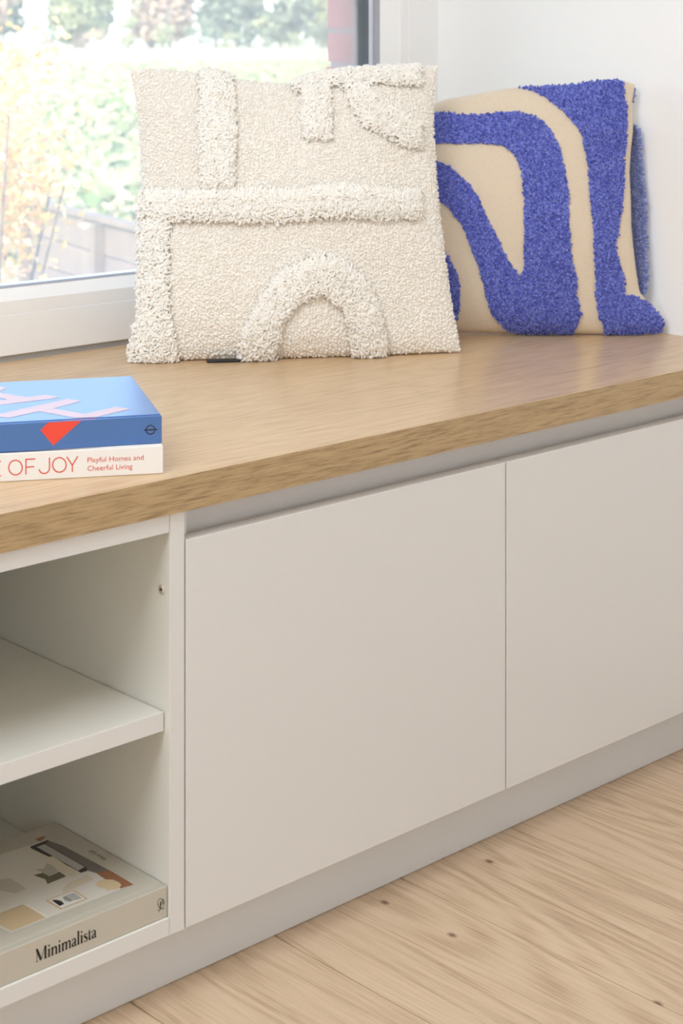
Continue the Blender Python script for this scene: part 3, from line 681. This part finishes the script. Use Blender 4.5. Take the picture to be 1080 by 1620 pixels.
class Cushion:
    def __init__(self, D, hb):
        self.o, self.W, self.V, self.N = [np.array(D[k]) for k in 'oWVN']
        self.s = D['sides']; self.c = [resample(q) for q in D['sides']]; self.H = D['H']; self.hb = hb
    def uv(self, s, t):
        s = np.asarray(s, float); t = np.asarray(t, float); B, T, Lf, R = self.c; sd = self.s
        b, tp, l, r = along(B, s), along(T, s), along(Lf, t), along(R, t)
        S, Tt = s[..., None], t[..., None]
        A = np.array
        return (1 - Tt) * b + Tt * tp + (1 - S) * l + S * r - ((1 - S) * (1 - Tt) * A(sd[0][0]) + S * (1 - Tt) * A(sd[0][-1]) + (1 - S) * Tt * A(sd[1][0]) + S * Tt * A(sd[1][-1]))
    def pos(self, s, t, side=1):
        uv = self.uv(s, t)
        g = np.maximum(16 * s * (1 - s) * t * (1 - t), 0)
        w = 0.004 * (np.sin(9 * s + 4 * t) * np.sin(7 * t - 3 * s)) * np.minimum(1, 4 * g)
        h = (self.H * g ** .45 + w) if side > 0 else -self.hb * g ** .45
        return self.o + uv[..., :1] * self.W + uv[..., 1:] * self.V + h[..., None] * self.N
    def nrm(self, s, t, side=1):
        e = 0.004
        s0, s1 = np.clip(s - e, 0, 1), np.clip(s + e, 0, 1); t0, t1 = np.clip(t - e, 0, 1), np.clip(t + e, 0, 1)
        n = np.cross(self.pos(s1, t, side) - self.pos(s0, t, side), self.pos(s, t1, side) - self.pos(s, t0, side))
        n /= np.linalg.norm(n, axis=-1, keepdims=True) + 1e-12
        n *= np.sign((n * self.N).sum(-1, keepdims=True)) * side
        return n
    def body(self, name, m, root, n=72):
        g = 0.5 - 0.5 * np.cos(np.linspace(0, math.pi, n + 1))
        S, T = np.meshgrid(g, g, indexing='ij')
        a = self.pos(S, T, 1).reshape(-1, 3); b = self.pos(S, T, -1).reshape(-1, 3)
        N1 = (n + 1) ** 2; idx = np.arange(N1).reshape(n + 1, n + 1)
        edge = np.zeros((n + 1, n + 1), bool); edge[0] = edge[-1] = True; edge[:, 0] = edge[:, -1] = True
        bi = np.where(edge, idx, idx + N1)
        f1 = np.stack([idx[:-1, :-1], idx[1:, :-1], idx[1:, 1:], idx[:-1, 1:]], -1).reshape(-1, 4)
        f2 = np.stack([bi[:-1, :-1], bi[:-1, 1:], bi[1:, 1:], bi[1:, :-1]], -1).reshape(-1, 4)
        v = keep_above(np.concatenate([a, b]), ZT + .0008) - np.array(root.location)
        used = np.unique(np.r_[f1.ravel(), f2.ravel()]); mp = np.full(len(v), -1); mp[used] = np.arange(len(used))
        return arr_mesh(name, v[used], mp[np.r_[f1, f2]], m, root)
    def scatter(self, step, polys=None, holes=None, side=1, jit=0.45):
        w = 0.5; n = int(w / step)
        g = (np.arange(n) + .5) / n
        S, T = np.meshgrid(g, g, indexing='ij')
        T = T + (np.arange(n)[:, None] % 2) * 0.5 / n
        S = (S + rng.uniform(-jit, jit, S.shape) / n).ravel(); T = (T + rng.uniform(-jit, jit, T.shape) / n).ravel()
        ok = (S > 0.002) & (S < .998) & (T > .002) & (T < .998); S, T = S[ok], T[ok]
        if polys is not None:
            k = np.zeros(len(S), bool)
            for p in polys: k |= inside(S, T, p)
            for p in holes or []: k &= ~inside(S, T, p)
            S, T = S[k], T[k]
        return S, T

def inside(x, y, poly):
    p = np.array(poly); r = np.zeros(len(x), bool); j = len(p) - 1
    for i in range(len(p)):
        (xi, yi), (xj, yj) = p[i], p[j]
        if yi != yj:
            c = ((yi > y) != (yj > y)) & (x < (xj - xi) * (y - yi) / (yj - yi) + xi); r ^= c
        j = i
    return r

def basis(n):
    a = np.cross(n, rng.normal(size=n.shape)); a /= np.linalg.norm(a, axis=1, keepdims=True)
    return a, np.cross(n, a)

def tufts(P, N, r, h, lean=0.35, sides=5):
    """short fat yarn ends: three rings and a tip, each leaning its own way"""
    n = len(P); A, B = basis(N)
    ln = rng.normal(size=(n, 2)) * lean
    rings = [(-0.1, .85), (.45, 1.05), (.88, .85)]
    rr = r * rng.uniform(.8, 1.25, n); hh = h * rng.uniform(.7, 1.2, n)
    vs_ = []
    for z, q in rings:
        cz = P + N * (hh * z)[:, None] + (A * ln[:, :1] + B * ln[:, 1:]) * (hh * max(z, 0) ** 1.5)[:, None]
        for k in range(sides):
            w = 2 * math.pi * k / sides
            vs_.append(cz + (A * math.cos(w) + B * math.sin(w)) * (rr * q)[:, None])
    vs_.append(P + N * (hh * 1.08)[:, None] + (A * ln[:, :1] + B * ln[:, 1:]) * (hh)[:, None])
    m_ = len(vs_); V = np.stack(vs_, 1).reshape(-1, 3)
    fc = []
    for i in range(len(rings) - 1):
        for k in range(sides):
            a, b = i * sides + k, i * sides + (k + 1) % sides
            fc += [(a, b, b + sides), (a, b + sides, a + sides)]
    top = m_ - 1; q = (len(rings) - 1) * sides
    fc += [(q + k, q + (k + 1) % sides, top) for k in range(sides)]
    F = (np.arange(n)[:, None, None] * m_ + np.array(fc)[None]).reshape(-1, 3)
    return V, F

_t = (1 + 5 ** .5) / 2
ICO = np.array([(-1, _t, 0), (1, _t, 0), (-1, -_t, 0), (1, -_t, 0), (0, -1, _t), (0, 1, _t), (0, -1, -_t), (0, 1, -_t), (_t, 0, -1), (_t, 0, 1), (-_t, 0, -1), (-_t, 0, 1)]) / math.hypot(1, _t)
ICF = np.array([(0, 11, 5), (0, 5, 1), (0, 1, 7), (0, 7, 10), (0, 10, 11), (1, 5, 9), (5, 11, 4), (11, 10, 2), (10, 7, 6), (7, 1, 8), (3, 9, 4), (3, 4, 2), (3, 2, 6), (3, 6, 8), (3, 8, 9), (4, 9, 5), (2, 4, 11), (6, 2, 10), (8, 6, 7), (9, 8, 1)])
def nubs(P, N, r):
    n = len(P); A, B = basis(N)
    L3 = ICO[None] * (r * rng.uniform(.7, 1.25, (n, 1, 1))) * np.stack([rng.uniform(1.0, 1.7, n), rng.uniform(.7, 1.0, n), rng.uniform(.7, 1.0, n)], -1)[:, None]
    L3 = L3 * rng.uniform(.85, 1.15, (n, 12, 1))
    V = P[:, None] + A[:, None] * L3[..., :1] + B[:, None] * L3[..., 1:2] + N[:, None] * L3[..., 2:]
    F = (np.arange(n)[:, None, None] * 12 + ICF[None]).reshape(-1, 3)
    return V.reshape(-1, 3), F

def loops(P, N, down, h, w, r, seg=7, sides=4):
    """looped yarn: out of the cloth, over, and back, drooping a little"""
    n = len(P); A, B = basis(N)
    hh = h * rng.uniform(.55, 1.25, (n, 1)); ww = w * rng.uniform(.4, 1.2, (n, 1)); cl = rng.normal(size=(n, 1)) * .6
    path = []
    for i in range(seg):
        t = i / (seg - 1)
        up = math.sin(math.pi * t * 0.86)
        path.append(P + N * (hh * up) + A * ww * (t - .35) + B * ww * cl * math.sin(2 * math.pi * t) * .6 + down * (hh * .55 * up * up))
    path = np.stack(path, 1)
    tg = np.gradient(path, axis=1); tg /= np.linalg.norm(tg, axis=-1, keepdims=True) + 1e-9
    ref = B[:, None] * np.ones((1, seg, 1)) + 0.13 * N[:, None]
    a = np.cross(tg, ref); a /= np.linalg.norm(a, axis=-1, keepdims=True) + 1e-9; b = np.cross(tg, a)
    rad = (r * rng.uniform(.75, 1.2, (n, 1, 1)))
    V = np.stack([path + rad * (a * math.cos(2 * math.pi * k / sides) + b * math.sin(2 * math.pi * k / sides)) for k in range(sides)], 2)
    fc = []
    for i in range(seg - 1):
        for k in range(sides):
            fc.append((i * sides + k, i * sides + (k + 1) % sides, (i + 1) * sides + (k + 1) % sides, (i + 1) * sides + k))
    F = (np.arange(n)[:, None, None] * seg * sides + np.array(fc)[None]).reshape(-1, 4)
    return V.reshape(-1, 3), F

def keep_above(V, z):
    V[:, 2] = np.maximum(V[:, 2], z); return V

# white cushion
D = {'o':[1.5324,0.5884,0.57],'W':[0.82468,-0.5656,0.0],'V':[0.14639,0.21344,0.96593],'N':[-0.54633,-0.79658,0.25882],'sides':[[[0.0,0.0009],[0.035,-0.0028],[0.0953,0.0002],[0.1606,-0.0024],[0.2548,-0.0022],[0.3692,-0.0024],[0.4077,-0.0006],[0.4659,0.0016],[0.4931,0.0009]],[[0.0027,0.4383],[0.0258,0.4422],[0.0643,0.4391],[0.1224,0.434],[0.1709,0.4228],[0.2099,0.4187],[0.2492,0.4166],[0.2891,0.4306],[0.3291,0.4365],[0.3892,0.4405],[0.4446,0.4434],[0.4822,0.4464]],[[0.0,0.0009],[0.003,0.0247],[0.0127,0.0753],[0.0169,0.1313],[0.0178,0.2166],[0.0182,0.2646],[0.0161,0.3326],[0.0109,0.3916],[0.0027,0.4383]],[[0.4931,0.0009],[0.4883,0.0361],[0.4812,0.0839],[0.4761,0.1514],[0.4714,0.21],[0.4696,0.2691],[0.4688,0.3289],[0.4705,0.3793],[0.4767,0.4199],[0.4822,0.4464]]],'H':0.06,'polys':{'vertical_strip':[[0.223,0.998],[0.318,0.998],[0.31,0.797],[0.295,0.57],[0.193,0.565],[0.195,0.785]],'horizontal_strip':[[0.0,0.573],[0.152,0.557],[0.36,0.58],[0.57,0.578],[0.782,0.555],[0.917,0.542],[0.912,0.45],[0.69,0.46],[0.52,0.478],[0.315,0.465],[0.113,0.458],[0.0,0.468]],'side_strip':[[0.0,0.473],[0.088,0.458],[0.083,0.292],[0.095,0.147],[0.125,0.062],[0.138,0.0],[0.0,0.0],[0.0,0.045],[0.007,0.147],[0.0,0.3]],'arch_strip':[[0.318,0.0],[0.325,0.1],[0.39,0.228],[0.45,0.302],[0.555,0.345],[0.647,0.315],[0.715,0.242],[0.75,0.15],[0.76,0.065],[0.763,0.0],[0.662,0.0],[0.652,0.09],[0.63,0.163],[0.58,0.205],[0.53,0.21],[0.478,0.177],[0.44,0.115],[0.425,0.035],[0.425,0.0]],'top_strip':[[0.505,0.998],[0.565,0.998],[0.682,0.998],[0.807,0.998],[0.938,1.0],[0.938,0.92],[0.802,0.93],[0.677,0.932],[0.593,0.938],[0.527,0.948]],'short_strip':[[0.55,0.955],[0.638,0.935],[0.635,0.83],[0.623,0.735],[0.545,0.753],[0.542,0.855]],'diagonal_strip':[[0.677,0.932],[0.76,0.922],[0.802,0.865],[0.89,0.812],[0.94,0.78],[0.94,0.7],[0.883,0.698],[0.82,0.738],[0.745,0.775],[0.7,0.86]]}}
cw = Cushion(D, 0.042)
rw = tag(empty('cream_cushion', (1.73, 0.45, ZT)), 'large cream boucle cushion with raised shaggy loops, propped against the window', 'cushion')
rl = np.array(rw.location)
cw.body('cover', M['cream'], rw)
S, T = cw.scatter(0.0048, jit=0.33)
P = cw.pos(S, T); N = cw.nrm(S, T)
V, F = nubs(P + N * 0.0010, N, 0.0024)
arr_mesh('boucle_loops', keep_above(V, ZT + .0006) - rl, F, M['boucle'], rw, nrm=(np.repeat(N, 12, 0), 0.35))['kind'] = 'stuff'
S, T = cw.scatter(0.0075, side=-1, jit=0.3)
P = cw.pos(S, T, -1); N = cw.nrm(S, T, -1)
V, F = nubs(P, N, 0.0040)
arr_mesh('boucle_back', keep_above(V, ZT + .0006) - rl, F, M['boucle'], rw)['kind'] = 'stuff'
for nm, pl in D['polys'].items():
    S, T = cw.scatter(0.0027, [pl], jit=0.5)
    P = cw.pos(S, T); N = cw.nrm(S, T)
    q_ = np.array(pl); e_ = np.roll(q_, -1, 0) - q_                      # padding under the yarn, rounded off at the band's edge
    st_ = np.stack([S, T], 1)[:, None] - q_[None]
    k_ = np.clip((st_ * e_).sum(-1) / (e_ * e_).sum(-1), 0, 1)
    ds_ = np.linalg.norm(st_ - k_[..., None] * e_, axis=-1).min(1) * 0.47
    P = P + N * (0.0080 * np.sqrt(np.clip(ds_ / 0.014, 0, 1)))[:, None]
    dn = np.tile(-cw.V * (1.0 if nm in ('horizontal_strip', 'arch_strip', 'top_strip') else 0.5), (len(P), 1))
    V, F = loops(P, N, dn, 0.0078, 0.0095, 0.0015)
    o = arr_mesh('shag_strip' if 'arch' not in nm else 'shag_arch', keep_above(V, ZT + .0006) - rl, F, M['shag'], rw, nrm=(np.repeat(N, len(V) // len(P), 0), 0.45))
    o['label'] = 'raised shaggy ' + nm.replace('_strip', '').replace('side', 'left edge').replace('vertical', 'upright').replace('horizontal', 'crosswise') + ' band of looped yarn'
    o['kind'] = 'stuff'
c0 = cw.pos(np.array([.21, .345]), np.array([.006, .006]))
box('dark_stub', 0, 0.001, 0, .001, 0, .001, M['dark'], rw)
bpy.data.objects.remove(bpy.data.objects['dark_stub'])
e = c0[1] - c0[0]; mid = (c0[0] + c0[1]) / 2
zo = lbox('dark_tab', -0.0275, 0.0275, -0.006, 0.006, 0.0, 0.0042, M['dark'], rw, 0.001)  # small dark tab at the cushion's bottom edge
zo.location = Vector((mid[0] - rl[0] - .009, mid[1] - rl[1] - 0.013, 0.0024)); zo.rotation_euler = (0, 0, math.atan2(e[1], e[0]))

# blue cushion
D = {'o':[2.0676,0.4199,0.572],'W':[0.72342,-0.6904,0.0],'V':[0.06017,0.06305,0.99619],'N':[-0.68778,-0.72067,0.08716],'sides':[[[-0.1368,0.0068],[-0.076,0.0019],[0.0,0.001],[0.0658,0.0001],[0.167,-0.0007],[0.2681,-0.0016],[0.3166,0.0025]],[[-0.1241,0.3353],[-0.0852,0.3568],[-0.0534,0.3651],[-0.0339,0.3743],[0.0133,0.3825],[0.0523,0.3897],[0.0789,0.3938],[0.1179,0.3949],[0.1691,0.3969],[0.2152,0.4041],[0.247,0.4062],[0.2582,0.4062],[0.2776,0.399]],[[-0.1368,0.0068],[-0.1306,0.0974],[-0.1304,0.2291],[-0.1241,0.3353]],[[0.3166,0.0025],[0.3169,0.0195],[0.297,0.0456],[0.2801,0.0657],[0.2755,0.0979],[0.271,0.1373],[0.2684,0.1716],[0.268,0.2193],[0.2664,0.2549],[0.269,0.2905],[0.2735,0.3263],[0.272,0.3672],[0.2776,0.399]]],'H':0.055,'polys':{'main_shape':[[0.08,0.983],[0.188,0.958],[0.307,0.92],[0.403,0.902],[0.487,0.9],[0.562,0.89],[0.618,0.87],[0.667,0.815],[0.705,0.743],[0.728,0.657],[0.735,0.557],[0.735,0.427],[0.738,0.307],[0.753,0.242],[0.735,0.143],[0.718,0.085],[0.688,0.03],[0.68,0.0],[0.495,0.0],[0.438,0.02],[0.4,0.083],[0.395,0.198],[0.375,0.288],[0.352,0.365],[0.32,0.455],[0.275,0.527],[0.225,0.575],[0.155,0.633],[0.092,0.672]],'main_hole':[[0.168,0.797],[0.205,0.748],[0.275,0.703],[0.34,0.635],[0.38,0.573],[0.415,0.482],[0.453,0.405],[0.485,0.318],[0.53,0.247],[0.55,0.273],[0.56,0.427],[0.56,0.568],[0.557,0.66],[0.532,0.72],[0.48,0.765],[0.403,0.785],[0.307,0.797],[0.2,0.818]],'corner_shape':[[0.212,0.362],[0.233,0.36],[0.263,0.328],[0.285,0.268],[0.3,0.208],[0.292,0.133],[0.273,0.058],[0.2,0.058]],'right_shape':[[0.52,1.0],[0.615,1.0],[0.667,1.0],[0.753,1.0],[0.848,1.0],[0.917,1.0],[0.95,0.988],[0.96,0.938],[0.973,0.905],[0.965,0.845],[0.968,0.753],[0.968,0.623],[0.953,0.51],[0.932,0.417],[0.912,0.338],[0.927,0.302],[0.94,0.238],[0.927,0.17],[0.958,0.173],[0.993,0.133],[1.0,0.068],[1.0,0.037],[0.998,0.0],[0.868,0.0],[0.79,0.005],[0.78,0.072],[0.825,0.212],[0.828,0.333],[0.833,0.432],[0.825,0.532],[0.82,0.67],[0.787,0.792],[0.745,0.858],[0.7,0.907],[0.65,0.948],[0.593,0.983]]}}
cbz = Cushion(D, 0.045)
rb = tag(empty('blue_cushion', (2.13, 0.38, ZT)), 'natural cotton cushion with bold tufted blue shapes, leaning in the corner', 'cushion')
rl = np.array(rb.location)
cbz.body('cover', M['linen'], rb)
q = D['polys']
for nm, pl, ho in (('tufted_shape', q['main_shape'], [q['main_hole']]), ('tufted_shape', q['corner_shape'], None), ('tufted_shape', q['right_shape'], None)):
    S, T = cbz.scatter(0.0026, [pl], ho, jit=0.45)
    P = cbz.pos(S, T); N = cbz.nrm(S, T)
    V, F = tufts(P, N, 0.00175, 0.0046, 0.28)
    o = arr_mesh(nm, keep_above(V, ZT + .0006) - rl, F, M['bluepile'], rb, nrm=(np.repeat(N, len(V) // len(P), 0), 0.35)); o['kind'] = 'stuff'
# pile of the back face, showing past the right-hand seam
bp_ = [(0.955, .17), (1.0, .17), (1.0, .84), (.975, .84), (.93, .78), (.93, .3)]
S, T = cbz.scatter(0.0028, [bp_, [(.97, .93), (1.0, .93), (1.0, .99), (.97, .99)]], side=-1, jit=0.45)
P = cbz.pos(S, T, -1); N = cbz.nrm(S, T, -1)
bul = np.clip(np.sin(np.pi * np.clip((T - .15) / .7, 0, 1)), 0, 1)[:, None] ** .5
P = P + cbz.W * 0.024 * bul * np.clip((S - .9) / .1, 0, 1)[:, None]
V, F = tufts(P, N * .5 + cbz.W * .7, 0.0019, 0.0052, 0.28)
V[:, 0] = np.minimum(V[:, 0], WX - .0006)
arr_mesh('back_pile', keep_above(V, ZT + .0006) - rl, F, M['blueback'], rb)['kind'] = 'stuff'
